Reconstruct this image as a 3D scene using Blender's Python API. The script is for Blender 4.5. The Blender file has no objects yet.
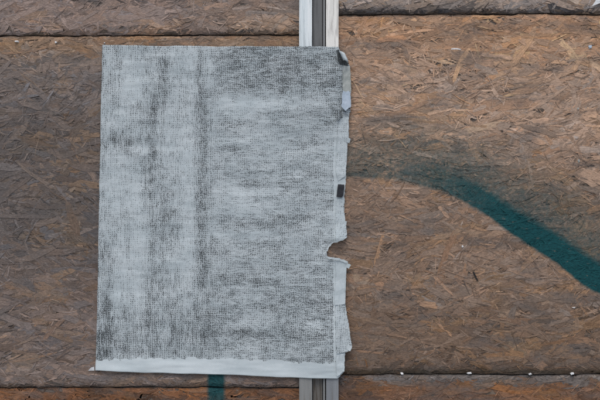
import bpy, math, random
import numpy as np

random.seed(11)
rng = np.random.default_rng(11)
R = math.radians
S = 0.0018            # metres per photo pixel on the hoarding's face (an A2 sheet is 594 mm tall)
ZC = 1.61             # camera height: eye level
PI = math.pi
scn = bpy.context.scene
C = scn.collection

# ------------------------------------------------------------------ camera, sky, sun, exposure
cam = bpy.data.cameras.new('camera')
cam.lens = 50; cam.sensor_width = 36; cam.clip_start = 0.05; cam.clip_end = 3000
camo = bpy.data.objects.new('camera', cam); C.objects.link(camo)
camo.location = (0, -1.505, ZC); camo.rotation_euler = (PI/2, 0, 0)
scn.camera = camo

SUN_EL, SUN_AZ = 62, -10            # overcast: a broad bright patch high in front of the hoarding
w = bpy.data.worlds.new('World'); scn.world = w; w.use_nodes = True
nt = w.node_tree; nt.nodes.clear()
sky = nt.nodes.new('ShaderNodeTexSky'); sky.sky_type = 'NISHITA'; sky.sun_disc = False
sky.sun_elevation = R(SUN_EL); sky.sun_rotation = R(180 - SUN_AZ)
sky.air_density = 1.0; sky.dust_density = 3.0; sky.ozone_density = 1.0
bg = nt.nodes.new('ShaderNodeBackground'); bg.inputs['Strength'].default_value = 0.10
out = nt.nodes.new('ShaderNodeOutputWorld')
nt.links.new(sky.outputs[0], bg.inputs[0]); nt.links.new(bg.outputs[0], out.inputs[0])

sl = bpy.data.lights.new('sun', 'SUN'); sl.energy = 1.3; sl.angle = R(35); sl.color = (1.0, 0.95, 0.88)
so = bpy.data.objects.new('sun', sl); C.objects.link(so)
so.location = (0, -6, 10)
so.rotation_euler = (R(90 - SUN_EL), 0, R(SUN_AZ))     # shines towards +Y and down
scn.view_settings.view_transform = 'Standard'; scn.view_settings.look = 'None'
scn.view_settings.gamma = 1.0; scn.view_settings.use_curve_mapping = False
scn.view_settings.exposure = 0.42
scn.cycles.use_denoising = False          # keep the fine wood grain

# ------------------------------------------------------------------ helpers
def X(px): return (px - 300.0) * S
def Z(py): return ZC - (py - 200.0) * S
def lin(c):
    c = np.asarray(c, float) / 255.0
    return np.where(c <= 0.04045, c / 12.92, ((c + 0.055) / 1.055) ** 2.4)
def empty(name, loc, parent=None):
    o = bpy.data.objects.new(name, None); o.empty_display_size = 0.1; o.location = loc
    C.objects.link(o)
    if parent: o.parent = parent
    return o
def tag(o, label=None, cat=None, group=None, kind=None):
    if label: o['label'] = label
    if cat: o['category'] = cat
    if group: o['group'] = group
    if kind: o['kind'] = kind
    return o
def link(name, me, mat, parent=None):
    o = bpy.data.objects.new(name, me); C.objects.link(o)
    if mat: me.materials.append(mat)
    if parent: o.parent = parent
    return o
def mesh(name, v, f, smooth=False):
    me = bpy.data.meshes.new(name); me.from_pydata([tuple(p) for p in v], [], [tuple(q) for q in f]); me.update()
    if smooth:
        me.polygons.foreach_set('use_smooth', [True] * len(me.polygons))
    return me
def box_mesh(name, x0, x1, y0, y1, z0, z1, bev=0.0):
    import bmesh
    bm = bmesh.new()
    vs = [bm.verts.new(p) for p in ((x0,y0,z0),(x1,y0,z0),(x1,y1,z0),(x0,y1,z0),(x0,y0,z1),(x1,y0,z1),(x1,y1,z1),(x0,y1,z1))]
    for q in ((0,3,2,1),(4,5,6,7),(0,1,5,4),(1,2,6,5),(2,3,7,6),(3,0,4,7)):
        bm.faces.new([vs[i] for i in q])
    if bev: bmesh.ops.bevel(bm, geom=bm.edges[:], offset=bev, segments=2, affect='EDGES')
    me = bpy.data.meshes.new(name); bm.to_mesh(me); bm.free()
    return me
# value noise in numpy, smooth, vectorised
_T = rng.random((256, 256))
def vn(x, y):
    xi = np.floor(x).astype(int); yi = np.floor(y).astype(int)
    fx = x - xi; fy = y - yi
    fx = fx*fx*(3-2*fx); fy = fy*fy*(3-2*fy)
    a = _T[xi & 255, yi & 255]; b = _T[(xi+1) & 255, yi & 255]
    c = _T[xi & 255, (yi+1) & 255]; d = _T[(xi+1) & 255, (yi+1) & 255]
    return (a*(1-fx)+b*fx)*(1-fy) + (c*(1-fx)+d*fx)*fy
def fbm(x, y, o=4):
    s = 0; a = 1.0; t = 0
    for i in range(o):
        s = s + a*vn(x*2**i + 17.3*i, y*2**i + 41.7*i); t += a; a *= 0.55
    return s / t
def sst(a, b, x):
    t = np.clip((x-a)/(b-a), 0, 1); return t*t*(3-2*t)

class NT:
    """small shader-node writer"""
    def __init__(s, name):
        s.m = bpy.data.materials.new(name); s.m.use_nodes = True
        s.t = s.m.node_tree; s.t.nodes.clear()
        s.out = s.n('ShaderNodeOutputMaterial'); s.b = s.n('ShaderNodeBsdfPrincipled')
        s.l(s.b.outputs[0], s.out.inputs[0])
    def n(s, k, **kw):
        n = s.t.nodes.new(k)
        for a, v in kw.items(): setattr(n, a, v)
        return n
    def l(s, a, b): s.t.links.new(a, b)
    def put(s, inp, v):
        if hasattr(v, 'is_linked') or hasattr(v, 'links'): s.l(v, inp)
        else: inp.default_value = v
    def math(s, op, a, b=0.0, c=0.0, clamp=False):
        n = s.n('ShaderNodeMath', operation=op, use_clamp=clamp)
        for i, v in enumerate((a, b, c)): s.put(n.inputs[i], v)
        return n.outputs[0]
    def mr(s, v, a, b, c=0.0, d=1.0, smooth=True):
        n = s.n('ShaderNodeMapRange', interpolation_type='SMOOTHSTEP' if smooth else 'LINEAR')
        s.put(n.inputs[0], v)
        for i, q in enumerate((a, b, c, d)): s.put(n.inputs[i+1], q)
        return n.outputs[0]
    def mix(s, f, a, b, mode='MIX'):
        n = s.n('ShaderNodeMix', data_type='RGBA', blend_type=mode)
        s.put(n.inputs[0], f)
        for i, v in ((6, a), (7, b)):
            if isinstance(v, (tuple, list, np.ndarray)): n.inputs[i].default_value = (float(v[0]), float(v[1]), float(v[2]), 1)
            else: s.l(v, n.inputs[i])
        return n.outputs[2]
    def comb(s, x, y, z=0.0):
        n = s.n('ShaderNodeCombineXYZ')
        for i, v in enumerate((x, y, z)): s.put(n.inputs[i], v)
        return n.outputs[0]
    def noise(s, vec, scale, detail=3.0, rough=0.55, dist=0.0):
        n = s.n('ShaderNodeTexNoise'); s.l(vec, n.inputs['Vector'])
        n.inputs['Scale'].default_value = scale; n.inputs['Detail'].default_value = detail
        n.inputs['Roughness'].default_value = rough; n.inputs['Distortion'].default_value = dist
        return n.outputs[0]
    def sep(s, v):
        n = s.n('ShaderNodeSeparateXYZ'); s.l(v, n.inputs[0]); return n.outputs
    def bump(s, h, strength, dist):
        n = s.n('ShaderNodeBump'); n.inputs['Strength'].default_value = strength; n.inputs['Distance'].default_value = dist
        s.l(h, n.inputs['Height']); s.l(n.outputs[0], s.b.inputs['Normal'])
    def curve(s, v, pts):
        n = s.n('ShaderNodeFloatCurve'); cv = n.mapping.curves[0]
        while len(cv.points) < len(pts): cv.points.new(0.5, 0.5)
        for p, (a, b) in zip(cv.points, pts): p.location = (a, b); p.handle_type = 'AUTO'
        n.mapping.update(); s.l(v, n.inputs['Value']); return n.outputs[0]

# ------------------------------------------------------------------ materials
SPRAY_LO = [(340,175),(354,175.5),(387,177.5),(411,182),(435,188),(459,197.5),(483,211),(506,228),(530,244.5),(554,259.5),(573,274.5),(587,286),(600,292),(640,304),(700,318)]
SPRAY_UP = [(340,155),(354,153),(387,150),(411,151),(435,156),(459,164),(483,175),(506,189),(530,203),(554,217),(577,232),(600,248),(640,268),(700,284)]
def chip_material(name, strands):
    """weathered strand board: own wood colour, grain along each strand, grime, sprayed teal strokes"""
    m = NT(name)
    pos = m.n('ShaderNodeNewGeometry').outputs['Position']
    x, y, z = m.sep(pos)
    px = m.math('MULTIPLY_ADD', x, 1/S, 300.0)
    py = m.math('MULTIPLY_ADD', z, -1/S, 200.0 + ZC/S)
    P = m.comb(px, py)
    if strands:
        col = m.n('ShaderNodeAttribute', attribute_name='col').outputs['Color']
        uv = m.n('ShaderNodeUVMap').outputs[0]
        u, v, _ = m.sep(uv)
        g = m.noise(m.comb(m.math('MULTIPLY', u, 0.12), m.math('MULTIPLY', v, 1.6)), 1.0, 4, 0.65)
        g2 = m.noise(m.comb(m.math('MULTIPLY', u, 0.35), m.math('MULTIPLY', v, 4.5)), 1.0, 2, 0.6)
    else:
        vo = m.n('ShaderNodeTexVoronoi', feature='F1'); vo.inputs['Scale'].default_value = 1.0
        wv = m.noise(P, 0.03, 2, 0.5)
        m.l(m.comb(m.math('MULTIPLY', px, 0.045), m.math('MULTIPLY_ADD', py, 0.22, m.math('MULTIPLY', wv, 3.0))), vo.inputs['Vector'])
        cc = m.sep(vo.outputs['Color'])[0]
        col = m.mix(cc, (0.10, 0.082, 0.07), (0.20, 0.155, 0.12))
        g = m.noise(m.comb(m.math('MULTIPLY', px, 0.08), m.math('MULTIPLY', py, 0.9)), 1.0, 4, 0.65)
        g2 = m.noise(m.comb(m.math('MULTIPLY', px, 0.25), m.math('MULTIPLY', py, 2.4)), 1.0, 2, 0.6)
    gf = m.mr(g, 0.30, 0.70, 0.58, 1.38, False)
    gf2 = m.mr(g2, 0.3, 0.7, 0.80, 1.18, False)
    gg = m.math('MULTIPLY', gf, gf2)
    col = m.mix(1.0, col, m.comb(gg, gg, gg), 'MULTIPLY')
    # grime: soft horizontal smears of grey-black mould, and small dark flecks
    s1 = m.noise(m.comb(m.math('MULTIPLY', px, 0.018), m.math('MULTIPLY', py, 0.055)), 1.0, 5, 0.62, 0.6)
    s2 = m.noise(m.comb(m.math('MULTIPLY', px, 0.07), m.math('MULTIPLY', py, 0.26)), 1.0, 4, 0.6, 1.0)
    s3 = m.noise(P, 0.32, 3, 0.6)
    grey = m.mr(s1, 0.45, 0.72, 0.0, 0.62)
    col = m.mix(grey, col, (0.125, 0.116, 0.112))
    dark = m.mr(s2, 0.60, 0.76, 0.0, 0.62)
    col = m.mix(dark, col, (0.035, 0.031, 0.030))
    fine = m.noise(m.comb(m.math('MULTIPLY', px, 0.35), m.math('MULTIPLY', py, 0.75)), 1.0, 4, 0.7)
    ff = m.mr(fine, 0.3, 0.7, 0.72, 1.26, False)
    col = m.mix(1.0, col, m.comb(ff, ff, ff), 'MULTIPLY')
    crk = m.noise(m.comb(m.math('MULTIPLY', px, 0.10), m.math('MULTIPLY', py, 0.42)), 1.0, 3, 0.55, 1.6)
    crk = m.mr(m.math('ABSOLUTE', m.math('SUBTRACT', crk, 0.5)), 0.0, 0.018, 0.55, 0.0)
    crk = m.math('MULTIPLY', crk, m.mr(s1, 0.42, 0.62))
    col = m.mix(crk, col, (0.030, 0.026, 0.024))
    fleck = m.mr(s3, 0.68, 0.76, 0.0, 0.5)
    col = m.mix(fleck, col, (0.028, 0.022, 0.019))
    # green-black moss growing along the joint on the right
    mn = m.noise(m.comb(m.math('MULTIPLY', px, 0.05), m.math('MULTIPLY', py, 0.1)), 1.0, 4, 0.65)
    mw = m.math('MULTIPLY_ADD', mn, 9.0, -2.5)
    md = m.math('ABSOLUTE', m.math('SUBTRACT', py, 372.0))
    mo = m.math('MULTIPLY', m.mr(m.math('SUBTRACT', md, mw), -4.0, 3.5, 0.62, 0.0), m.math('GREATER_THAN', px, 320.0))
    col = m.mix(mo, col, (0.040, 0.036, 0.022))
    # --- the long sprayed stroke: sharp lower border, misty upper one
    xn = m.mr(px, 340.0, 700.0, 0.0, 1.0, False)
    lo = m.curve(xn, [((a-340)/360, (b-140)/200) for a, b in SPRAY_LO])
    up = m.curve(xn, [((a-340)/360, (b-140)/200) for a, b in SPRAY_UP])
    wob = m.noise(P, 0.06, 3, 0.6)
    pn = m.math('ADD', m.math('MULTIPLY_ADD', py, 1/200, -140/200), m.math('MULTIPLY_ADD', wob, 0.024, -0.012))
    wid = m.math('SUBTRACT', lo, up)
    t = m.math('DIVIDE', m.math('SUBTRACT', lo, pn), wid)          # 0 on the lower border, 1 on the upper
    edge = m.mr(m.math('SUBTRACT', lo, pn), -0.022, 0.004)
    body = m.mr(t, 0.50, 1.12, 1.0, 0.0)
    mist = m.math('MULTIPLY', m.mr(t, 0.7, 2.7, 0.60, 0.0), m.mr(px, 430.0, 520.0, 1.35, 1.0))
    thin = m.math('MULTIPLY', m.mr(t, 0.12, 0.42, 0.85, 0.0), m.mr(px, 420.0, 520.0, 1.0, 0.0))     # the first pass, a thin wet line
    body = m.math('MAXIMUM', m.math('MULTIPLY', body, m.mr(px, 350.0, 450.0, 0.72, 1.0)), thin)
    stren = m.curve(xn, [(0, .62), (.06, .68), (.14, .70), (.21, .74), (.28, .82), (.36, .93), (.48, 1.0), (1, 1.0)])
    msk = m.math('MULTIPLY', m.math('MULTIPLY', edge, m.math('MAXIMUM', body, mist)), stren)
    spk = m.mr(m.noise(P, 0.28, 4, 0.75), 0.34, 0.62, 0.35, 1.15)
    spk = m.math('ADD', m.math('MULTIPLY', spk, m.math('SUBTRACT', 1.0, m.math('POWER', msk, 2.0))), m.math('POWER', msk, 2.0))
    miss = m.mr(m.noise(m.comb(m.math('MULTIPLY', px, 0.12), m.math('MULTIPLY', py, 0.3)), 1.0, 4, 0.7), 0.60, 0.72, 1.0, 0.45)
    spk = m.math('MULTIPLY', spk, miss)
    msk = m.math('MULTIPLY', m.math('MULTIPLY', msk, spk), m.math('GREATER_THAN', px, 330.0))
    # --- the short upright stroke under the sheet
    d2 = m.math('ABSOLUTE', m.math('SUBTRACT', px, m.math('MULTIPLY_ADD', wob, 4.0, 214.2)))
    st2 = m.math('MULTIPLY', m.math('MULTIPLY', m.mr(d2, 6.0, 10.5, 0.96, 0.0), miss), m.mr(py, 340.0, 352.0, 0.0, 1.0))
    st2 = m.math('MULTIPLY', st2, m.mr(py, 388.0, 440.0, 1.0, 0.0))
    msk = m.math('MAXIMUM', msk, st2)
    teal = m.mix(m.mr(g, 0.3, 0.7), (0.003, 0.042, 0.050), (0.008, 0.080, 0.088))
    tv = m.mr(fine, 0.3, 0.7, 0.6, 1.45, False)
    teal = m.mix(1.0, teal, m.comb(tv, tv, tv), 'MULTIPLY')
    col = m.mix(msk, col, teal)
    m.l(col, m.b.inputs['Base Color'])
    m.b.inputs['Roughness'].default_value = 0.82
    m.b.inputs['Specular IOR Level'].default_value = 0.25
    hb = m.math('ADD', g, m.math('MULTIPLY', g2, 0.5))
    m.bump(hb, 0.55, 0.0009)
    return m.m
M_STRAND = chip_material('weathered_wood_strands', True)
M_BOARD = chip_material('weathered_strand_board', False)

def paper_material(name, printed):
    m = NT(name)
    uv = m.n('ShaderNodeUVMap').outputs[0]
    u, v, _ = m.sep(uv)                     # uv is in units of 100 px of the photograph, on the sheet itself
    U = m.math('MULTIPLY', u, 100.0); V = m.math('MULTIPLY', v, 100.0)
    P = m.comb(U, V)
    soft = m.noise(m.comb(m.math('MULTIPLY', U, 0.03), m.math('MULTIPLY', V, 0.05)), 1.0, 4, 0.6)
    paper = m.mix(m.mr(soft, 0.3, 0.7), (0.45, 0.52, 0.548), (0.54, 0.605, 0.63))
    fib = m.noise(P, 0.9, 3, 0.6)
    paper = m.mix(m.mr(fib, 0.55, 0.8, 0.0, 0.22), paper, (0.31, 0.36, 0.385))
    if printed:
        wa = m.noise(P, 0.045, 2, 0.5); wb = m.noise(m.comb(V, U), 0.05, 2, 0.5)
        Uw = m.math('MULTIPLY_ADD', wa, 5.0, U); Vw = m.math('MULTIPLY_ADD', wb, 4.0, V)
        a = m.math('SINE', m.math('MULTIPLY', Uw, 2*PI/2.1))
        b = m.math('SINE', m.math('MULTIPLY', Vw, 2*PI/1.85))
        dens = m.n('ShaderNodeAttribute', attribute_name='dens').outputs['Fac']
        vert = m.n('ShaderNodeAttribute', attribute_name='vert').outputs['Fac']
        nf = m.noise(m.comb(m.math('MULTIPLY', U, 0.95), m.math('MULTIPLY', V, 1.15)), 1.0, 3, 0.85)
        nh = m.noise(m.comb(m.math('MULTIPLY', U, 0.13), m.math('MULTIPLY', V, 0.50)), 1.0, 3, 0.65)
        nv = m.noise(m.comb(m.math('MULTIPLY', U, 0.50), m.math('MULTIPLY', V, 0.12)), 1.0, 3, 0.65)
        nm = m.noise(P, 0.10, 4, 0.62)
        st = m.math('ADD', m.math('MULTIPLY', nv, vert), m.math('MULTIPLY', nh, m.math('SUBTRACT', 1.0, vert)))
        wv = m.math('MULTIPLY_ADD', m.math('MAXIMUM', a, b), -0.19, 0.08)          # inked cells between paler threads
        cr = m.noise(m.comb(m.math('MULTIPLY', U, 0.022), m.math('MULTIPLY', V, 0.16)), 1.0, 3, 0.55, 0.8)
        cr = m.mr(m.math('ABSOLUTE', m.math('SUBTRACT', cr, 0.5)), 0.0, 0.022, 0.34, 0.0)     # rubbed pale creases
        cr = m.math('MULTIPLY', cr, m.math('SUBTRACT', 1.0, vert))
        cv = m.noise(m.comb(m.math('MULTIPLY', U, 0.16), m.math('MULTIPLY', V, 0.012)), 1.0, 3, 0.55, 0.5)
        cv = m.math('MULTIPLY', m.mr(m.math('ABSOLUTE', m.math('SUBTRACT', cv, 0.5)), 0.0, 0.03, 0.25, 0.0), vert)
        q = m.math('ADD', dens, wv)
        q = m.math('ADD', q, m.math('MULTIPLY_ADD', nf, 3.3, -1.65))
        q = m.math('ADD', q, m.math('MULTIPLY_ADD', st, 0.80, -0.40))
        q = m.math('ADD', q, m.math('MULTIPLY_ADD', nm, 0.85, -0.425))
        q = m.math('SUBTRACT', q, m.math('ADD', cr, cv))
        ink = m.mr(q, 0.54, 0.80, 0.0, 0.95, False)
        ink = m.math('MULTIPLY', ink, m.mr(dens, -0.6, -0.2, 0.0, 1.0))
        tone = m.mr(m.math('ADD', dens, m.math('MULTIPLY_ADD', st, 0.8, -0.4)), 0.15, 0.85, 0.0, 0.26)
        paper = m.mix(tone, paper, (0.16, 0.185, 0.20))
        paper = m.mix(ink, paper, (0.018, 0.022, 0.025))
        m.bump(m.math('ADD', m.math('MULTIPLY', m.math('MULTIPLY', a, b), 0.25), fib), 0.25, 0.0004)
    else:
        m.bump(m.math('ADD', fib, soft), 0.3, 0.0006)
    m.l(paper, m.b.inputs['Base Color'])
    m.b.inputs['Roughness'].default_value = 0.75; m.b.inputs['Specular IOR Level'].default_value = 0.3
    return m.m
M_PRINT = paper_material('printed_paper', True)
M_PAPER = paper_material('bare_paper', False)

def plain(name, c1, c2, scale, rough=0.6, metal=0.0, stretch=(1, 1, 1), bump=0.15, streak=None):
    m = NT(name)
    tc = m.n('ShaderNodeTexCoord').outputs['Object']
    mp = m.n('ShaderNodeMapping'); m.l(tc, mp.inputs[0]); mp.inputs['Scale'].default_value = stretch
    a = m.noise(mp.outputs[0], scale, 5, 0.62, 0.3)
    col = m.mix(m.mr(a, 0.3, 0.7), c1, c2)
    if streak:
        b = m.noise(mp.outputs[0], scale*3.1, 4, 0.6, 0.4)
        col = m.mix(m.mr(b, 0.50, 0.66, 0.0, 0.85), col, streak)
    m.l(col, m.b.inputs['Base Color'])
    m.b.inputs['Roughness'].default_value = rough; m.b.inputs['Metallic'].default_value = metal
    if bump: m.bump(a, bump, 0.001)
    return m.m
VS = (1, 1, 0.06)
M_WHITE_COOL = plain('cool_white_coat', (0.64, 0.73, 0.76), (0.82, 0.87, 0.88), 90, 0.4, stretch=VS, streak=(0.48, 0.54, 0.56))
M_WHITE_WARM = plain('cream_white_coat', (0.70, 0.70, 0.66), (0.86, 0.86, 0.81), 90, 0.4, stretch=VS, streak=(0.50, 0.49, 0.46))
M_ZINC = plain('dull_zinc', (0.20, 0.208, 0.205), (0.25, 0.26, 0.258), 60, 0.6, 0.0, VS, streak=(0.17, 0.165, 0.15))
M_ZINC_BLUE = plain('blue_grey_zinc', (0.18, 0.195, 0.21), (0.23, 0.248, 0.265), 60, 0.6, 0.0, VS, streak=(0.15, 0.15, 0.145))
M_CHANNEL = plain('grey_channel_metal', (0.115, 0.122, 0.125), (0.155, 0.163, 0.165), 70, 0.55, 0.0, VS, streak=(0.08, 0.083, 0.085))
M_CHANNEL_LO = plain('brown_grey_channel_metal', (0.105, 0.098, 0.088), (0.15, 0.143, 0.132), 70, 0.6, 0.0, VS, streak=(0.06, 0.048, 0.036))
M_LIP = plain('channel_lip_metal', (0.19, 0.20, 0.20), (0.25, 0.26, 0.26), 70, 0.5, 0.0, VS)
M_RUBBER = plain('black_seal_rubber', (0.012, 0.012, 0.013), (0.022, 0.022, 0.023), 60, 0.7)
M_TAPE = plain('black_tape', (0.008, 0.009, 0.013), (0.014, 0.015, 0.021), 300, 0.5)
M_TORN_BLUE = plain('pale_blue_torn_paper', (0.36, 0.45, 0.54), (0.45, 0.53, 0.62), 120, 0.75)
M_TORN_GREY = plain('greenish_grey_torn_paper', (0.30, 0.335, 0.32), (0.42, 0.45, 0.43), 150, 0.75)
M_SCRAP = plain('white_paper_crumb', (0.62, 0.65, 0.67), (0.80, 0.82, 0.83), 400, 0.8)
M_GROUND = plain('pale_bounce_paving', (0.26, 0.255, 0.245), (0.33, 0.325, 0.31), 6, 0.9, streak=(0.22, 0.215, 0.2))  # unseen paving, chosen pale so it bounces light up under the board edges
M_STEEL = plain('staple_steel', (0.45, 0.46, 0.47), (0.6, 0.61, 0.62), 300, 0.35, 0.9)

# ------------------------------------------------------------------ ground
g = link('ground', mesh('ground', [(-800,-800,0),(800,-800,0),(800,800,0),(-800,800,0)], [(0,1,2,3)]), M_GROUND)
tag(g, 'unseen concrete paving in front of the hoarding, made pale to bounce light', kind='structure')

# ------------------------------------------------------------------ hoarding: strand boards in rows
hoarding = empty('hoarding', (0, 0, 0))
tag(hoarding, 'weathered brown chipboard hoarding with a metal post profile and teal spray stroke', 'hoarding')
LX0, LX1 = -1080.0, 317.2          # photo px along the hoarding; the boards butt behind the profile
RX0, RX1 = 318.8, 1720.0
GAP = 0.9
rows_left = [(-318.0, 34.0), (34.0, 388.0), (388.0, 738.0), (738.0, 1092.0)]
rows_right = [(-349.0, 13.5), (13.5, 375.0), (375.0, 733.0), (733.0, 1092.0)]
# bulge (m) of each swollen lower edge, top of the list first
bulge_left = [0.0048, 0.0032, 0.004, 0.004]
bulge_right = [0.0038, 0.0012, 0.004, 0.004]
def depth(px, py, b):
    """how far the board's face stands proud of y = 0 (metres)"""
    wob = (fbm(px*0.011 + b['seed'], px*0 + b['seed']*3.1, 3) - 0.5)
    lo = lower(px, b)
    s = np.maximum(lo - py, 0.0)
    A = b['A'] * (1 + 1.6*wob) * (1 - 0.97*sst(298, 304, px)*(1 - sst(333, 339, px)))
    Rr = 4.6
    round_ = np.sqrt(np.clip(1 - (1 - np.clip(s/Rr, 0, 1))**2, 0, 1))
    bl = A * np.exp(-np.maximum(s - Rr, 0)**2 / (2*10.0**2))
    d = bl * (0.15 + 0.85*round_) - 0.0024*(1 - round_)
    st = np.maximum(py - (b['y0'] + GAP*0.5), 0.0)
    d = d - 0.0022 * np.exp(-(st/2.2)**2)
    d = d + 0.0012*(fbm(px*0.008, py*0.02 + b['seed'], 3) - 0.5)
    return d
def lower(px, b):
    wob = (fbm(px*0.011 + b['seed'], px*0 + b['seed']*3.1, 3) - 0.5)
    return b['y1'] - GAP*0.5 + wob*2.2 + (fbm(px*0.16 + b['seed'], px*0 + b['seed'], 3) - 0.5)*2.6 + b['slope']*(px - 300)
def upper_lim(px, b):
    # a board's top edge follows the lower edge of the board above it
    return lower(px, b['above']) + GAP + (fbm(px*0.09 + 5, px*0 + b['seed'], 3) - 0.42)*1.6 if b['above'] else np.full_like(px, b['y0'])

boards = []
for side, (x0, x1), rows, bul in (('L', (LX0, LX1), rows_left, bulge_left), ('R', (RX0, RX1), rows_right, bulge_right)):
    ab = None
    for i, (y0, y1) in enumerate(rows):
        b = dict(side=side, row=i, x0=x0, x1=x1, y0=y0, y1=y1, A=bul[i], seed=3.7*i + (0 if side == 'L' else 50.3), above=ab,
                 slope=(-0.008 if (side == 'L' and i == 0) else 0.0))
        boards.append(b); ab = b
part_label = {('L',0): 'pinkish brown board above the sheet', ('L',1): 'large grey weathered board behind the sheet',
              ('L',2): 'orange brown board below the sheet', ('R',0): 'grey board with a dark mouldy lower edge',
              ('R',1): 'large tan board with the teal spray stroke', ('R',2): 'orange brown board under the mossy joint'}
for b in boards:
    nx = 240 if b['row'] < 3 else 24
    xs = np.linspace(b['x0'], b['x1'], nx)
    tt = np.concatenate([np.linspace(0, 0.03, 8), np.linspace(0.05, 0.86, 18), np.linspace(0.875, 1.0, 40)]) if b['row'] < 3 else np.linspace(0, 1, 8)
    lo = lower(xs, b); up = upper_lim(xs, b)
    n = len(tt) + 2
    V = np.zeros((nx, n, 3))
    py = up[:, None] + (lo - up)[:, None]*tt[None, :]
    PX = np.repeat(xs[:, None], len(tt), 1)
    V[:, :len(tt), 0] = X(PX); V[:, :len(tt), 2] = Z(py); V[:, :len(tt), 1] = -depth(PX, py, b)
    V[:, -2, 0] = X(xs); V[:, -2, 1] = 0.018; V[:, -2, 2] = Z(lo)
    V[:, -1, 0] = X(xs); V[:, -1, 1] = 0.018; V[:, -1, 2] = Z(up)
    V[:, :, 2] = np.maximum(V[:, :, 2], 0.004)
    F = []
    for i in range(nx-1):
        for j in range(n):
            k = (j+1) % n
            F.append((i*n+j, i*n+k, (i+1)*n+k, (i+1)*n+j))
    F.append(tuple(range(n-1, -1, -1))); F.append(tuple((nx-1)*n + j for j in range(n)))
    me = mesh('board', V.reshape(-1, 3), F)
    b['obj'] = link('board', me, M_BOARD, hoarding)
    if (b['side'], b['row']) in part_label: b['obj']['label'] = part_label[(b['side'], b['row'])]

# ---- wood strands pressed into each board
def zone(px, py, side, row):
    """own colour of the weathered wood, sRGB 0-255"""
    n1 = fbm(px*0.02, py*0.035, 3); n2 = fbm(px*0.05+9, py*0.08+5, 3)
    base = np.zeros(px.shape + (3,))
    def lerp(a, c, t): return np.asarray(a, float)*(1-t[..., None]) + np.asarray(c, float)*t[..., None]
    if side == 'L':
        if row == 0:
            base = lerp((126,107,97), (140,114,92), sst(150, 280, px)*n1*1.3)
        elif row == 1:
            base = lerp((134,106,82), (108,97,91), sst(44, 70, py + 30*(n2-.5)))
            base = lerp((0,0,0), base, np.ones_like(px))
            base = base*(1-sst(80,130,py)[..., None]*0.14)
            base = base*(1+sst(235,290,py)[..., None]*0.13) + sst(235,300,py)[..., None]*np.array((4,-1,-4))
        else:
            base = lerp((112,76,51), (72,54,43), sst(.40,.65,n1))
    else:
        if row == 0:
            base = lerp((130,116,106), (66,62,62), sst(5, 12, py + 8*(n2-.5)))
        elif row == 1:
            base = lerp((160,121,90), (155,125,102), sst(30, 75, py + 40*(n2-.5)))
            base = base + (lerp((0,0,0), (-28,-23,-19), sst(120, 215, py + 40*(n1-.5))))
            base = base + (lerp((0,0,0), (-17,-14,-12), sst(270, 340, py + 40*(n1-.5))))
            base = base + (lerp((0,0,0), (-22,-19,-16), sst(352, 372, py + 14*(n2-.5))))
        else:
            base = lerp((98,88,80), (114,80,57), sst(380, 390, py + 10*(n2-.5)))*np.array((.97,1,1.04))
            base = lerp(base, (82,62,50), sst(.55,.75,n1)*.8)
    # orange patches of less weathered wood
    o = sst(.56, .74, n2)[..., None]
    base = base + o*np.array((13, 4, -7))
    g_ = base @ np.array((.3, .59, .11)); base = base + (g_[..., None] - base)*(.10 if row == 2 else .24)
    return np.clip(base, 15, 240)

def make_strands(n, b, lo, hi, kind):
    """arrays for n strands with centres in the px rectangle (x0,x1,y0,y1) = lo+hi"""
    x = rng.uniform(lo[0], hi[0], n); y = rng.uniform(lo[1], hi[1], n)
    if kind == 'big':
        L = rng.lognormal(math.log(27), 0.45, n); W = rng.lognormal(math.log(6.0), 0.45, n); sg = 20; unif = .10
    elif kind == 'mid':
        L = rng.lognormal(math.log(15), 0.42, n); W = rng.lognormal(math.log(2.6), 0.35, n); sg = 26; unif = .18
    else:
        L = rng.lognormal(math.log(10.5), 0.45, n); W = rng.lognormal(math.log(1.0), 0.32, n); sg = 30; unif = .28
    A = np.radians(rng.normal(0, sg, n) + 18*(fbm(x*0.012, y*0.02, 2)-.5)*2)
    ru = rng.random(n) < unif; A[ru] = rng.uniform(-PI/2, PI/2, ru.sum())
    return x, y, L, W, A

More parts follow.
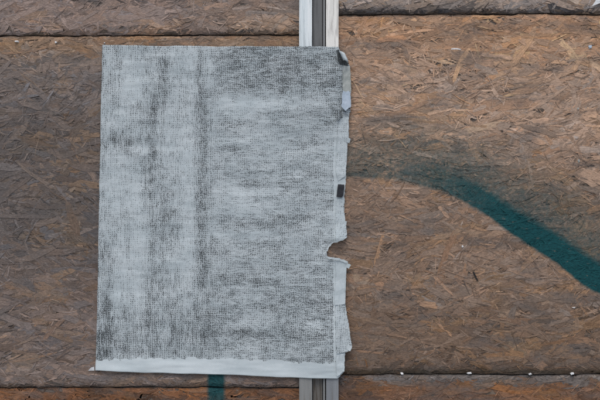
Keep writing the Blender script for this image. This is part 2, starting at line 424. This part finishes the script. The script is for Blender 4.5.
KS = np.array([0, .16, .38, .62, .84, 1.0])
def strand_geometry(x, y, L, W, A, b, z0, z1, sigma=.22):
    """vertices (n,12,3), colours (n,3), uv (n,12,2)"""
    n = len(x); m = len(KS)
    end0 = rng.uniform(.02, .55, n); end1 = rng.uniform(.02, .55, n)
    wk = np.ones((n, m)); wk[:, 0] = end0; wk[:, -1] = end1
    wk[:, 1:-1] = rng.uniform(.62, 1.15, (n, m-2))
    shift = rng.normal(0, .12, (n, m)) ; bend = rng.normal(0, .035, n)
    sk = rng.uniform(-.35, .35, (n, 2))                 # oblique ends
    u = (KS[None, :]-.5)*L[:, None]
    c = bend[:, None]*L[:, None]*((KS[None, :]-.5)**2*4-.5) + shift*W[:, None]*.5
    pts = []
    uvs = []
    for sgn in (-1, 1):
        uu = u.copy()
        uu[:, 0] += sgn*sk[:, 0]*W*1.6; uu[:, -1] += sgn*sk[:, 1]*W*1.6
        vv = c + sgn*.5*W[:, None]*wk
        px = x[:, None] + uu*np.cos(A)[:, None] - vv*np.sin(A)[:, None]
        py = y[:, None] + uu*np.sin(A)[:, None] + vv*np.cos(A)[:, None]
        pts.append((px, py)); uvs.append((uu, vv))
    px = np.stack([p[0] for p in pts], 2).reshape(n, -1); py = np.stack([p[1] for p in pts], 2).reshape(n, -1)
    uu = np.stack([p[0] for p in uvs], 2).reshape(n, -1); vv = np.stack([p[1] for p in uvs], 2).reshape(n, -1)
    px = np.clip(px, b['x0'], b['x1'])
    lo = lower(px.ravel(), b).reshape(px.shape) - .2; up = upper_lim(px.ravel(), b).reshape(px.shape) + .2
    py = np.clip(py, up, lo)
    d = depth(px.ravel(), py.ravel(), b).reshape(px.shape)
    h = rng.uniform(z0, z1, n)[:, None]
    tl = rng.normal(0, 1, (n, 2))
    tilt = (tl[:, :1]*vv/np.maximum(W[:, None], 1.0)*.00035 + tl[:, 1:]*uu/np.maximum(L[:, None], 4)*.0005)
    fall = np.where(np.tile(np.repeat([1,0,0,0,0,1], 2), (n, 1)), -.0005, 0)
    yy = -(d + h + np.clip(tilt, -.0006, .0007) + fall)
    V = np.stack([X(px), yy, Z(py)], 2)
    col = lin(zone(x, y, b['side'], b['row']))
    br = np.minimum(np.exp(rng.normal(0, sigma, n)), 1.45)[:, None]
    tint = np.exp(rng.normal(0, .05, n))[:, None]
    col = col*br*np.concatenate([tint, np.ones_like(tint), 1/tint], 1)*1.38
    uv = np.stack([uu + rng.uniform(0, 900, n)[:, None], vv + rng.uniform(0, 900, n)[:, None]], 2)
    return V, np.clip(col, .012, .62), uv
QUADS = np.array([(2*i, 2*i+1, 2*i+3, 2*i+2) for i in range(len(KS)-1)])
def strand_mesh(name, V, col, uv):
    n, m, _ = V.shape
    F = (QUADS[None] + (np.arange(n)*m)[:, None, None]).reshape(-1, 4)
    me = bpy.data.meshes.new(name)
    me.vertices.add(n*m); me.vertices.foreach_set('co', V.reshape(-1).astype(np.float32))
    me.loops.add(F.size); me.loops.foreach_set('vertex_index', F.reshape(-1).astype(np.int32))
    me.polygons.add(len(F)); me.polygons.foreach_set('loop_start', (np.arange(len(F))*4).astype(np.int32))
    me.polygons.foreach_set('loop_total', np.full(len(F), 4, np.int32))
    ul = me.uv_layers.new(name='UVMap')
    ul.data.foreach_set('uv', uv.reshape(-1, 2)[F.reshape(-1)].reshape(-1).astype(np.float32))
    at = me.color_attributes.new('col', 'FLOAT_COLOR', 'POINT')
    c4 = np.ones((n, m, 4), np.float32); c4[:, :, :3] = col[:, None, :]
    at.data.foreach_set('color', c4.reshape(-1))
    me.update(); me.validate()
    return me

def under_sheet(x, y): return (x > 101) & (x < 326) & (y > 50) & (y < 368)
VX = (-160.0, 760.0); VY = (-170.0, 570.0)       # dense strands here; beyond, the board's own material
for b in boards:
    x0, x1 = max(b['x0'], VX[0]), min(b['x1'], VX[1]); y0, y1 = max(b['y0'], VY[0]), min(b['y1'], VY[1])
    if y1 <= y0 + 5: continue
    area = (x1-x0)*(y1-y0)
    lo, hi = (x0, y0), (x1, y1)
    parts = []
    for kind, cov, z0, z1, sg in (('big', 3.4, .0001, .0013, .14), ('mid', 1.25, .0004, .0014, .20), ('fine', .34, .0009, .0016, .32)):
        mean = {'big': 175, 'mid': 45, 'fine': 11.5}[kind]
        n = int(area*cov/mean)
        s = make_strands(n, b, lo, hi, kind)
        keep = ~((s[0] > 112) & (s[0] < 316) & (s[1] > 62) & (s[1] < 356) & (rng.random(n) < .8))   # little of it needed behind the sheet
        s = [q[keep] for q in s]
        parts.append(strand_geometry(*s, b, z0, z1, sg))
    V = np.concatenate([p[0] for p in parts]); col = np.concatenate([p[1] for p in parts]); uv = np.concatenate([p[2] for p in parts])
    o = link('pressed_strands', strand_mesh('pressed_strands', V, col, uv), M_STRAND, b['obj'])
    o['kind'] = 'stuff'
    # the strands that stand out singly: pieces of their own
    vx0, vx1, vy0, vy1 = max(x0, -5), min(x1, 605), max(y0, -5), min(y1, 405)
    if vy1 - vy0 < 8: continue
    want = int(min(290, (vx1-vx0)*(vy1-vy0)/300))
    s = make_strands(want*3, b, (vx0, vy0), (vx1, vy1), 'big')
    keep = ~under_sheet(s[0], s[1]) & ~((s[0] > 299) & (s[0] < 338)); s = [q[keep][:want] for q in s]
    s[2] = np.clip(s[2], 15, 58); s[3] = np.clip(s[3]*.8, 2.0, 7)
    V, col, uv = strand_geometry(*s, b, .0011, .0016, .17)
    for i in range(len(V)):
        link('strand', strand_mesh('strand', V[i:i+1], col[i:i+1], uv[i:i+1]), M_STRAND, b['obj'])

# ------------------------------------------------------------------ post profile: an upper white length and a lower grey one
def profile(name, yt, yb, mats, label):
    z1, z0 = Z(yt), Z(yb)
    if z0 < 0: z0 = 0.006
    e = empty(name, (X(318.5), 0, z0), hoarding); e['label'] = label
    def bar(nm, a, c, ya, yb_, mat, bev=.0006):
        o = link(nm, box_mesh(nm, X(a)-X(318.5), X(c)-X(318.5), ya, yb_, 0, z1-z0, bev), mat, e)
        return o
    bar('flange', 299.2, 312.0, -.0125, -.0030, mats[0])
    bar('flange', 326.0, 338.4, -.0125, -.0030, mats[1])
    bar('channel', 312.0, 326.0, -.0045, -.0030, mats[2], 0)
    bar('seal', 312.1, 313.0, -.0066, -.0046, M_RUBBER, .0002)
    bar('lip', 323.2, 324.8, -.0105, -.0046, M_LIP, .0003)
    bar('seal', 322.2, 323.1, -.0064, -.0046, M_RUBBER, .0002)
    bar('seal', 324.9, 325.9, -.0064, -.0046, M_RUBBER, .0002)
    return e
profile('post_profile', -330, 88, (M_WHITE_COOL, M_WHITE_WARM, M_CHANNEL), 'white upper length of the post profile with a grey channel')
profile('post_profile', 352, 1090, (M_ZINC, M_ZINC_BLUE, M_CHANNEL_LO), 'dull grey lower length of the post profile')

# ------------------------------------------------------------------ the printed sheet
poster = empty('printed_sheet', (X(220), -.004, Z(378)))
tag(poster, 'pale grey paper sheet with dark woven print and torn right edge, on the boards', 'paper sheet')
right_edge = [(48,338.5),(52,340),(56,343),(60,346.5),(66,349.5),(75,350.3),(90,350.8),(104,350.9),(111,350.2),(114,349.2),(126,348.6),(139,348.6),(141,347.2),(150,347.2),(165,346.4),
              (180,345.6),(195,344.6),(203,344.2),(212,344.0),(220,344.5),(222,345.8),(226,345.2),(233,346.6),(237,347.2),(239,344.5),(241.2,340.0),(242.6,336),(243.0,332.5),(246,329.5),(250,327.3),
              (254,326.2),(256.5,327.0),(257.6,331),(258.2,336),(259.2,341),(260.5,345.5),(262,347.8),(266,347.0),(275,346.0),(286,345.2),(298,345.0),(310,346.0),(322,347.8),(334,349.8),(343,351.2),
              (347,350.6),(350,348.5),(352,345.0),(358,344.2),(371,344.0),(373,342.5),(375.5,340),(378,337)]
re_y = np.array([p[0] for p in right_edge], float); re_x = np.array([p[1] for p in right_edge], float)
def left_edge(y): return np.interp(y, [45, 100, 200, 300, 371], [102, 101, 99, 97.2, 95.2])
NR, NC = 420, 180
tt = np.linspace(0, 1, NR); ss = np.linspace(0, 1, NC)
ss = 1 - (1-ss)**1.25
yr = 48 + tt*(378-48)                           # rows measured on the right-hand side
yl = 45 + tt*(371-45)
xr = np.interp(yr, re_y, re_x) + np.where((yr > 66), 1, 0)*(fbm(yr*.35, yr*0+3.3, 4)-.5)*2.4
xl = left_edge(yl) + (fbm(yl*.04, yl*0+7.7, 4)-.5)*1.7
fx = xl[:, None] + (xr-xl)[:, None]*ss[None, :]
sx = np.clip((fx - 98)/(345-98), 0, 1.02)
fy = yl[:, None]*(1-sx) + yr[:, None]*sx
fy = fy + (fbm(fx*.03, fx*0+2.2, 3)-.5)*1.6*np.exp(-((1-tt[:, None])/.02)) + (fbm(fx*.05, fx*0+5.2, 3)-.5)*1.8*np.exp(-(tt[:, None]/.015))
def sheet_y(fx, fy):
    base = np.interp(fx, [95, 104, 230, 290, 299, 330, 338.5, 343, 352], [-.0034, -.0046, -.0062, -.0105, -.0142, -.0150, -.0146, -.0118, -.0085])
    flat = np.interp(fx, [95, 104, 230, 300, 338, 352], [-.0034, -.0046, -.0056, -.0062, -.0064, -.0054])
    mid = sst(92, 150, fy)*(1 - sst(290, 346, fy))          # between the two lengths of profile it lies on the boards
    base = base*(1 - mid) + flat*mid
    low = sst(355, 378, fy)*.0030*(1 - sst(280, 300, fx))
    ck = (fbm(fx*.021, fy*.028, 3)-.5)*.0034*sst(98, 115, fx)*(.5+.5*sst(338, 320, fx)) + (fbm(fx*.02+30, fy*.11, 3)-.5)*.0024*sst(98, 120, fx)
    notch = .0035*np.exp(-(((fx-337)/10)**2 + ((fy-238)/6)**2))
    return base - low - np.maximum(ck, -.0014) - notch
sy = sheet_y(fx, fy)
V = np.stack([X(fx), sy, Z(fy)], 2)
V[:, :, 0] -= X(220); V[:, :, 1] += .004; V[:, :, 2] -= Z(378)
F = [(i*NC+j, (i+1)*NC+j, (i+1)*NC+j+1, i*NC+j+1) for i in range(NR-1) for j in range(NC-1)]
me = mesh('sheet', V.reshape(-1, 3), F, True)
fxr, fyr = fx.ravel(), fy.ravel()
# print density, as the rubbing took up more or less ink
def blob(cx, cy, rx, ry, a): return a*np.exp(-(((fxr-cx)/rx)**2 + ((fyr-cy)/ry)**2))
def vband(cx, rx, ya, yb, a, soft=18): return a*np.exp(-((fxr-cx)/rx)**4)*sst(ya-soft, ya+soft, fyr)*(1-sst(yb-soft, yb+soft, fyr))
def hband(cy, ry, xa, xb, a, soft=14): return a*np.exp(-((fyr-cy)/ry)**2)*sst(xa-soft, xa+soft, fxr)*(1-sst(xb-soft, xb+soft, fxr))
rightside = sst(185, 235, fxr + 30*(fbm(fyr*.05, fxr*.03, 3)-.5))
dens = 0*fxr
dens += .30*(fbm(fxr*.035, fyr*.035, 4)-.5)
dens += (fbm(fxr*.02, fyr*.12, 3)-.5)*.42*rightside + (fbm(fxr*.11, fyr*.013, 3)-.5)*.40*(1-rightside)
dens += vband(153, 5, 90, 330, .15)*(.5+fbm(fxr*.3, fyr*.03+9, 3)) + vband(163, 4, 60, 300, .14) + vband(178, 3, 110, 260, .10) + vband(203, 5.0, 40, 300, .19)*(.5+fbm(fxr*.3, fyr*.03, 3)) + vband(196, 3.5, 60, 320, .10) + vband(211.5, 1.6, 60, 290, .10)
dens += vband(158, 12, 45, 110, .10) + vband(182, 11, 120, 290, -.10) + vband(126, 17, 150, 215, -.14) + vband(130, 15, 235, 300, -.16)
dens += hband(70, 26, 215, 345, .24, 8) + hband(103, 8, 215, 330, -.22) + blob(320, 112, 20, 12, .16) + blob(240, 103, 30, 6, -.08)
dens += blob(115, 142, 28, 8, .16) + hband(142, 7, 98, 150, .06) + blob(113, 65, 18, 10, -.10) + blob(135, 85, 12, 30, -.08)
dens += hband(222, 8, 215, 305, .18) + hband(195, 10, 220, 330, -.08) + hband(165, 14, 240, 340, .06) + hband(235, 6, 215, 340, -.06)
dens += blob(320, 250, 24, 14, .14) + blob(315, 258, 14, 8, -.20)
dens += sst(245, 300, fyr)*.14*rightside + sst(285, 340, fyr)*.18*(1-rightside)
dens += vband(104, 7, 235, 365, .13) + blob(110, 348, 22, 14, .14) + blob(113, 250, 12, 40, .04)
dens += blob(170, 262, 26, 9, -.10) + blob(185, 300, 20, 30, -.06) + blob(240, 345, 50, 18, .05)
dens = .475 + .02*rightside + .80*dens
border = 359.5 + 2.6*(fbm(fxr*.2, fxr*0+1.1, 3)-.5)*2 + 5*(fbm(fxr*.03, fxr*0+8.8, 2)-.5) - 1.5*sst(230, 330, fxr)*-1
dens = np.where(fyr > border, -1.0, dens)
strip = 333.8 + np.maximum(0, 142-fyr)*.45 + .6*(fbm(fyr*.1, fyr*0, 2)-.5)
dens = np.where((fxr > strip) & (fyr > 118) & (fyr < 305), -.10 + .45*(fbm(fxr*.2, fyr*.08, 3)-.5)*(fyr < 235), dens)
dens = np.where((fxr > strip) & (fyr > 258) & (fyr < 304), -1.0, dens)
dens = np.where((fxr > strip) & (fyr >= 304) & (fyr < border-2), .12 + .5*(fbm(fxr*.25, fyr*.1, 3)-.5), dens)
dens = np.where((fxr > 333.6) & (fxr < 335.0) & (fyr > 250), -.3, dens)
for nm, arr in (('dens', dens), ('vert', 1-rightside)):
    at = me.attributes.new(nm, 'FLOAT', 'POINT'); at.data.foreach_set('value', arr.astype(np.float32))
ul = me.uv_layers.new(name='UVMap')
li = np.zeros(len(me.loops), np.int32); me.loops.foreach_get('vertex_index', li)
ul.data.foreach_set('uv', (np.stack([fxr, fyr], 1)[li]/100).reshape(-1).astype(np.float32))
sheet = link('sheet', me, M_PRINT, poster)
so_ = sheet.modifiers.new('thick', 'SOLIDIFY'); so_.thickness = .0003; so_.offset = -1

def flap(name, outline, mat, lift, curl=None, parent=poster, label=None, thick=.0003, dens=.16, ragged=1.0):
    """a small torn piece: filled outline (photo px), lifted off the sheet by lift(px, py)"""
    import bmesh
    bm = bmesh.new()
    rg = random.Random(int(outline[0][0]*31 + outline[0][1]*17)); dense = []
    for (a0, c0), (a1, c1) in zip(outline, outline[1:] + outline[:1]):
        k = max(1, int(math.hypot(a1-a0, c1-c0)/1.1))
        for i in range(k):
            j = .42*ragged if i else .2*ragged
            dense.append((a0 + (a1-a0)*i/k + rg.uniform(-j, j), c0 + (c1-c0)*i/k + rg.uniform(-j, j)))
    vs = [bm.verts.new((a, 0, c)) for a, c in dense]
    bm.faces.new(vs)
    bmesh.ops.triangulate(bm, faces=bm.faces[:])
    for _ in range(3):
        bmesh.ops.subdivide_edges(bm, edges=[e for e in bm.edges if e.calc_length() > 2.2], cuts=1, use_grid_fill=True)
    bmesh.ops.triangulate(bm, faces=bm.faces[:])
    me = bpy.data.meshes.new(name)
    pts = [(v.co.x, v.co.z) for v in bm.verts]
    for v, (a, c) in zip(bm.verts, pts):
        y = float(sheet_y(np.array([a]), np.array([c]))[0]) - lift(a, c)*1.25 - .0014*(float(fbm(np.array([a*.33]), np.array([c*.21]), 3)[0])-.4)*ragged
        v.co = (X(a)-X(220), y+.004, Z(c)-Z(378))
    bmesh.ops.recalc_face_normals(bm, faces=bm.faces[:])
    if sum(f.normal.y for f in bm.faces) > 0: bmesh.ops.reverse_faces(bm, faces=bm.faces[:])
    bm.to_mesh(me); bm.free()
    ul = me.uv_layers.new(name='UVMap')
    for lp in me.loops: ul.data[lp.index].uv = (pts[lp.vertex_index][0]/100, pts[lp.vertex_index][1]/100)
    if mat is M_PRINT:
        for nm, f in (('dens', dens), ('vert', .5)):
            at = me.attributes.new(nm, 'FLOAT', 'POINT'); at.data.foreach_set('value', [f]*len(me.vertices))
    o = link(name, me, mat, parent)
    md = o.modifiers.new('thick', 'SOLIDIFY'); md.thickness = thick; md.offset = -1
    if label: o['label'] = label
    return o
flap('torn_flap', [(343.2,66),(349.6,67),(350.6,80),(350.8,92),(343.0,93.5),(342.6,80)], M_TORN_GREY, lambda a, c: .0010 + .0008*abs(a-346)/4, label='greenish grey torn strip')
flap('torn_flap', [(342.6,91),(346,92),(350.4,90.5),(350.2,99),(350.9,106.5),(347.6,109.4),(345.6,111.4),(343.2,109.2),(341.2,107.6),(341.8,100)], M_TORN_BLUE, lambda a, c: .0016 + .0025*max(0, (c-96)/15), label='pale blue torn tongue')
flap('torn_flap', [(335.2,259.5),(341,260.6),(346.6,262.6),(345.6,275),(344.8,290),(345.0,303.5),(340,304.6),(334.6,304.8),(334.4,292),(336.4,279)], M_PAPER, lambda a, c: .0009 + .0012*max(0, (a-340)/6), label='bare white torn strip below the notch')
flap('torn_flap', [(335.0,306.5),(339.5,305),(345.2,305.6),(346.6,314),(348.4,324),(350.6,338),(351.8,345),(349.6,350.5),(345.4,351.5),(344,346),(341.5,352),(336,353),(335.4,335)], M_PRINT, lambda a, c: .0010 + .0022*max(0, (a-341)/9), dens=.46, label='printed torn strip')
flap('folded_corner', [(336.2,353.5),(344.3,353),(344.0,370.4),(341.4,371.6),(336.6,375.8),(336.0,365)], M_PAPER, lambda a, c: .0012 + .0035*max(0, (c-362)/14)*max(0, (a-337)/7))
flap('torn_flap', [(336.6,138),(339.5,120),(348.4,116),(348.2,139.5),(346.8,142),(346.4,160),(345.2,176),(338.2,181),(335.6,170)], M_PRINT, lambda a, c: .0008 + .0010*max(0, (a-342)/5), dens=.30, label='bare pale strip above the black tape')
flap('torn_flap', [(336.4,198),(344.0,199),(343.8,212),(345.4,222),(346.8,234.5),(341.6,239.2),(336.0,241.2),(335.2,220)], M_PRINT, lambda a, c: .0008 + .0022*max(0, (c-222)/18), dens=.30, label='bare pale strip above the notch')
flap('black_tape', [(338.0,184.2),(344.2,184.6),(343.2,195.6),(341.4,197.6),(336.6,197.0),(336.4,196)], M_TAPE, lambda a, c: .0022, ragged=.35, label='small black piece of tape')
# ragged fibre rims and little curls along the tear
flap('torn_rim', [(327.0,256.4),(331,257.2),(336,257.8),(341,258.8),(347.6,261.2),(346.8,263.6),(341,261.0),(336,259.9),(331,259.2),(327.4,258.2)], M_PAPER, lambda a, c: .0026, ragged=1.5, label='white torn rim below the notch')
flap('torn_rim', [(327.2,251),(328.6,247.2),(332.4,243.2),(337,242.2),(341.6,240.4),(346.8,237.4),(346.2,235.8),(341,238.6),(336.6,240.8),(332,241.6),(327.6,246.4),(326.2,251)], M_PAPER, lambda a, c: .0040, ragged=1.4, label='white torn rim above the notch')
flap('torn_curl', [(342.6,220),(346.6,221.4),(346.2,225),(343.0,225)], M_PAPER, lambda a, c: .0022 + .0010*(a-346), ragged=.8)
flap('torn_curl', [(346.6,137),(350.2,139),(349.0,143.5),(346.4,142.4)], M_PAPER, lambda a, c: .0022 + .0008*(a-346), ragged=.8)
flap('torn_curl', [(347,262.6),(350.6,264.6),(348.4,268.4),(346,267)], M_PAPER, lambda a, c: .0024 + .0008*(a-346), ragged=.8)
flap('torn_curl', [(347.0,343),(351.6,345.4),(350.2,350.2),(346.6,349)], M_PAPER, lambda a, c: .0036 + .0006*(a-348), ragged=.9)
flap('torn_curl', [(336.4,112),(340.6,110.5),(341.8,116),(338.8,121),(336.6,118)], M_PRINT, lambda a, c: .0030, ragged=1.2, dens=.8)
# rolled-up corner: a small tube of paper, dark inside
def ribbon(name, path, width, mat, label=None):
    """strip of paper swept along path [(px, lift m, py)], width vector in px (dx, dy)"""
    v = []; n = len(path)
    for i, (a, l, c) in enumerate(path):
        for k in (0, .33, .67, 1):
            aa, cc = a + width[0]*k*(1-.25*abs(k-.5)), c + width[1]*k
            v.append((X(aa)-X(220), -.0150 - l - .0006*math.sin(k*7+i) + .004, Z(cc)-Z(378)))
    f = [(i*4+j, i*4+j+1, (i+1)*4+j+1, (i+1)*4+j) for i in range(n-1) for j in range(3)]
    o = link(name, mesh(name, v, f, True), mat, poster)
    md = o.modifiers.new('thick', 'SOLIDIFY'); md.thickness = .0003; md.offset = 0
    if label: o['label'] = label
    return o
th = np.linspace(-.4*PI, 1.25*PI, 14)
ribbon('curled_corner', [(341.4 + 2.7*math.cos(t), .0046 + .0044*math.sin(t), 53.4 + 1.0*math.cos(t)) for t in th], (4.6, 9.0), M_PAPER, 'rolled torn corner')
flap('torn_flap', [(335.8,51.5),(338.6,50.2),(340.5,56),(345,60.4),(348.8,64.2),(347.6,66.5),(343.4,65.6),(339.6,64.4),(337.4,62),(338.4,57)], M_PRINT, lambda a, c: .0012, dens=1.15, ragged=1.7, label='black torn patch under the rolled corner')

# ------------------------------------------------------------------ small leftovers on the boards
def face_y(px, py):
    for b in boards:
        if b['x0'] <= px <= b['x1']:
            p = np.array([float(px)])
            if upper_lim(p, b)[0] - 1 <= py <= lower(p, b)[0] + 1:
                return -float(depth(p, np.array([float(py)]), b)[0])
    return 0.0
def crumb(px, py, wpx, hpx, label, proud=.0032, name='paper_scrap', cat='paper scrap', group='paper scraps left on the boards', mat=M_SCRAP, seed=0):
    """a torn crumb of paper: crumpled little wedge with thickness"""
    r = random.Random(seed + int(px*7 + py*13))
    y = face_y(px, py)
    n = 6; v = []
    for layer, k in ((0, 1.0), (1, .72)):
        for i in range(n):
            a = 2*PI*i/n; q = k*r.uniform(.45, 1.3)
            v.append((wpx*.5*S*q*math.cos(a), (.0008 if layer == 0 else -proud*r.uniform(.55, 1.1)), hpx*.5*S*q*math.sin(a)))
    v.append((0, -proud, hpx*.1*S))
    f = [(i, (i+1) % n, n+(i+1) % n, n+i) for i in range(n)] + [(n+i, n+(i+1) % n, 2*n) for i in range(n)] + [tuple(range(n-1, -1, -1))]
    o = link(name, mesh(name, v, f), mat)
    o.location = (X(px), y - .0012, Z(py))
    tag(o, label, cat, group)
    return o
crumb(16.5, 41, 5.6, 3.0, 'white oval paper scrap below the top joint, nearest the left edge', seed=1)
crumb(55.5, 42, 3.2, 2.6, 'small white scrap under the top joint between the oval scrap and the sheet')
crumb(104, 42.6, 2.6, 1.6, 'tiny white scrap just above the top left corner of the sheet')
crumb(402, 374.2, 4.4, 2.8, 'white paper scrap in the mossy joint, nearest the torn sheet')
crumb(470, 373.6, 5.6, 2.4, 'flat white scrap in the mossy joint, second from the sheet')
crumb(530.5, 374.6, 3.6, 3.0, 'white paper scrap in the mossy joint, third from the sheet')
crumb(573, 374, 6.4, 3.2, 'widest white scrap in the mossy joint, nearest the right edge')
crumb(574.6, 308, 4.2, 2.2, 'faint pale scrap on the grey board below the end of the teal stroke', proud=.0022)
crumb(591, 46.5, 6.0, 4.0, 'bluish paper scrap on the tan board near the upper right edge', mat=M_TORN_BLUE, proud=.0022)
crumb(578.5, 108.5, 2.6, 3.0, 'pale speck of paper on the tan board, upper of two near the right edge', mat=M_TORN_GREY, proud=.0022)
crumb(579.5, 160.5, 2.2, 4.4, 'pale upright speck of paper above the teal stroke near the right edge', mat=M_TORN_GREY, proud=.0022)
crumb(463, 246.5, 2.4, 3.0, 'tiny white splinter on the board below the teal stroke', proud=.0022)
# the tab beside the sheet's lower left corner
tab = link('paper_tab', mesh('paper_tab', [(0,0,0),(6.2*S,0,.2*S),(6.0*S,-.0008,4.0*S),(3.4*S,-.0016,3.6*S),(1.2*S,-.001,1.6*S)] +
        [(0,.0006,0),(6.2*S,.0006,.2*S),(6.0*S,.0002,4.0*S),(3.4*S,-.0010,3.6*S),(1.2*S,-.0004,1.6*S)],
        [(0,1,2,3,4),(9,8,7,6,5),(0,5,6,1),(1,6,7,2),(2,7,8,3),(3,8,9,4),(4,9,5,0)]), M_SCRAP)
tab.location = (X(88), face_y(91, 369) - .0028, Z(371))
tag(tab, 'small white paper tab sticking out at the lower left corner of the sheet', 'paper scrap', 'paper scraps left on the boards')
# bent strip of metal or paper with a shadow under it, on the tan board
v = []; f = []
for i in range(8):
    t = i/7; a = 451.5 + 9.5*t; l = .0016 + .0046*math.sin(PI*t)
    for c in (48.0 + .6*t, 49.3 + .4*t):
        v.append((X(a)-X(456), -l, Z(c)-Z(49))); v.append((X(a)-X(456), -l + .0007, Z(c)-Z(49)))
for i in range(7):
    o_ = i*4
    f += [(o_, o_+4, o_+6, o_+2), (o_+1, o_+3, o_+7, o_+5), (o_, o_+1, o_+5, o_+4), (o_+2, o_+6, o_+7, o_+3)]
st = link('staple', mesh('staple', v, f), M_SCRAP); st.location = (X(456), face_y(456, 49) - .0015, Z(49))
tag(st, 'pale bent staple standing off the tan board, right of the post top', 'staple')
# torn poster corner reaching in at the top right
v = [(X(a)-X(600), -.0012 - .0006*math.sin(a), Z(c)-Z(0)) for a, c in ((590.5,7.0),(594,2.0),(597,-6),(616,-20),(622,-2),(612,1.5),(602,2.6))]
v += [(p[0], p[1]+.0006, p[2]) for p in v]
n = 7
f = [tuple(range(n)), tuple(range(2*n-1, n-1, -1))] + [(i, n+i, n+(i+1) % n, (i+1) % n) for i in range(n)]
tp = link('torn_paper', mesh('torn_paper', v, f), M_SCRAP); tp.location = (X(600), face_y(604, -4) - .0085, Z(0))
tag(tp, 'white torn paper piece pasted on the grey board at the upper right corner', 'paper scrap')
# the short dark splinter left of the stroke's end
sp = link('dark_splinter', mesh('dark_splinter', [(-2.6*S,0,4.2*S),(-1.2*S,-.001,4.4*S),(3.0*S,-.001,-4.0*S),(1.8*S,0,-4.6*S),(-2.6*S,.001,4.2*S),(-1.2*S,.001,4.4*S),(3.0*S,.001,-4.0*S),(1.8*S,.001,-4.6*S)],
        [(0,1,2,3),(7,6,5,4),(0,4,5,1),(1,5,6,2),(2,6,7,3),(3,7,4,0)]), M_RUBBER)
sp.location = (X(475.5), face_y(475, 276) - .0022, Z(276.5))
tag(sp, 'short black splinter lying on the board below the teal stroke', 'splinter')
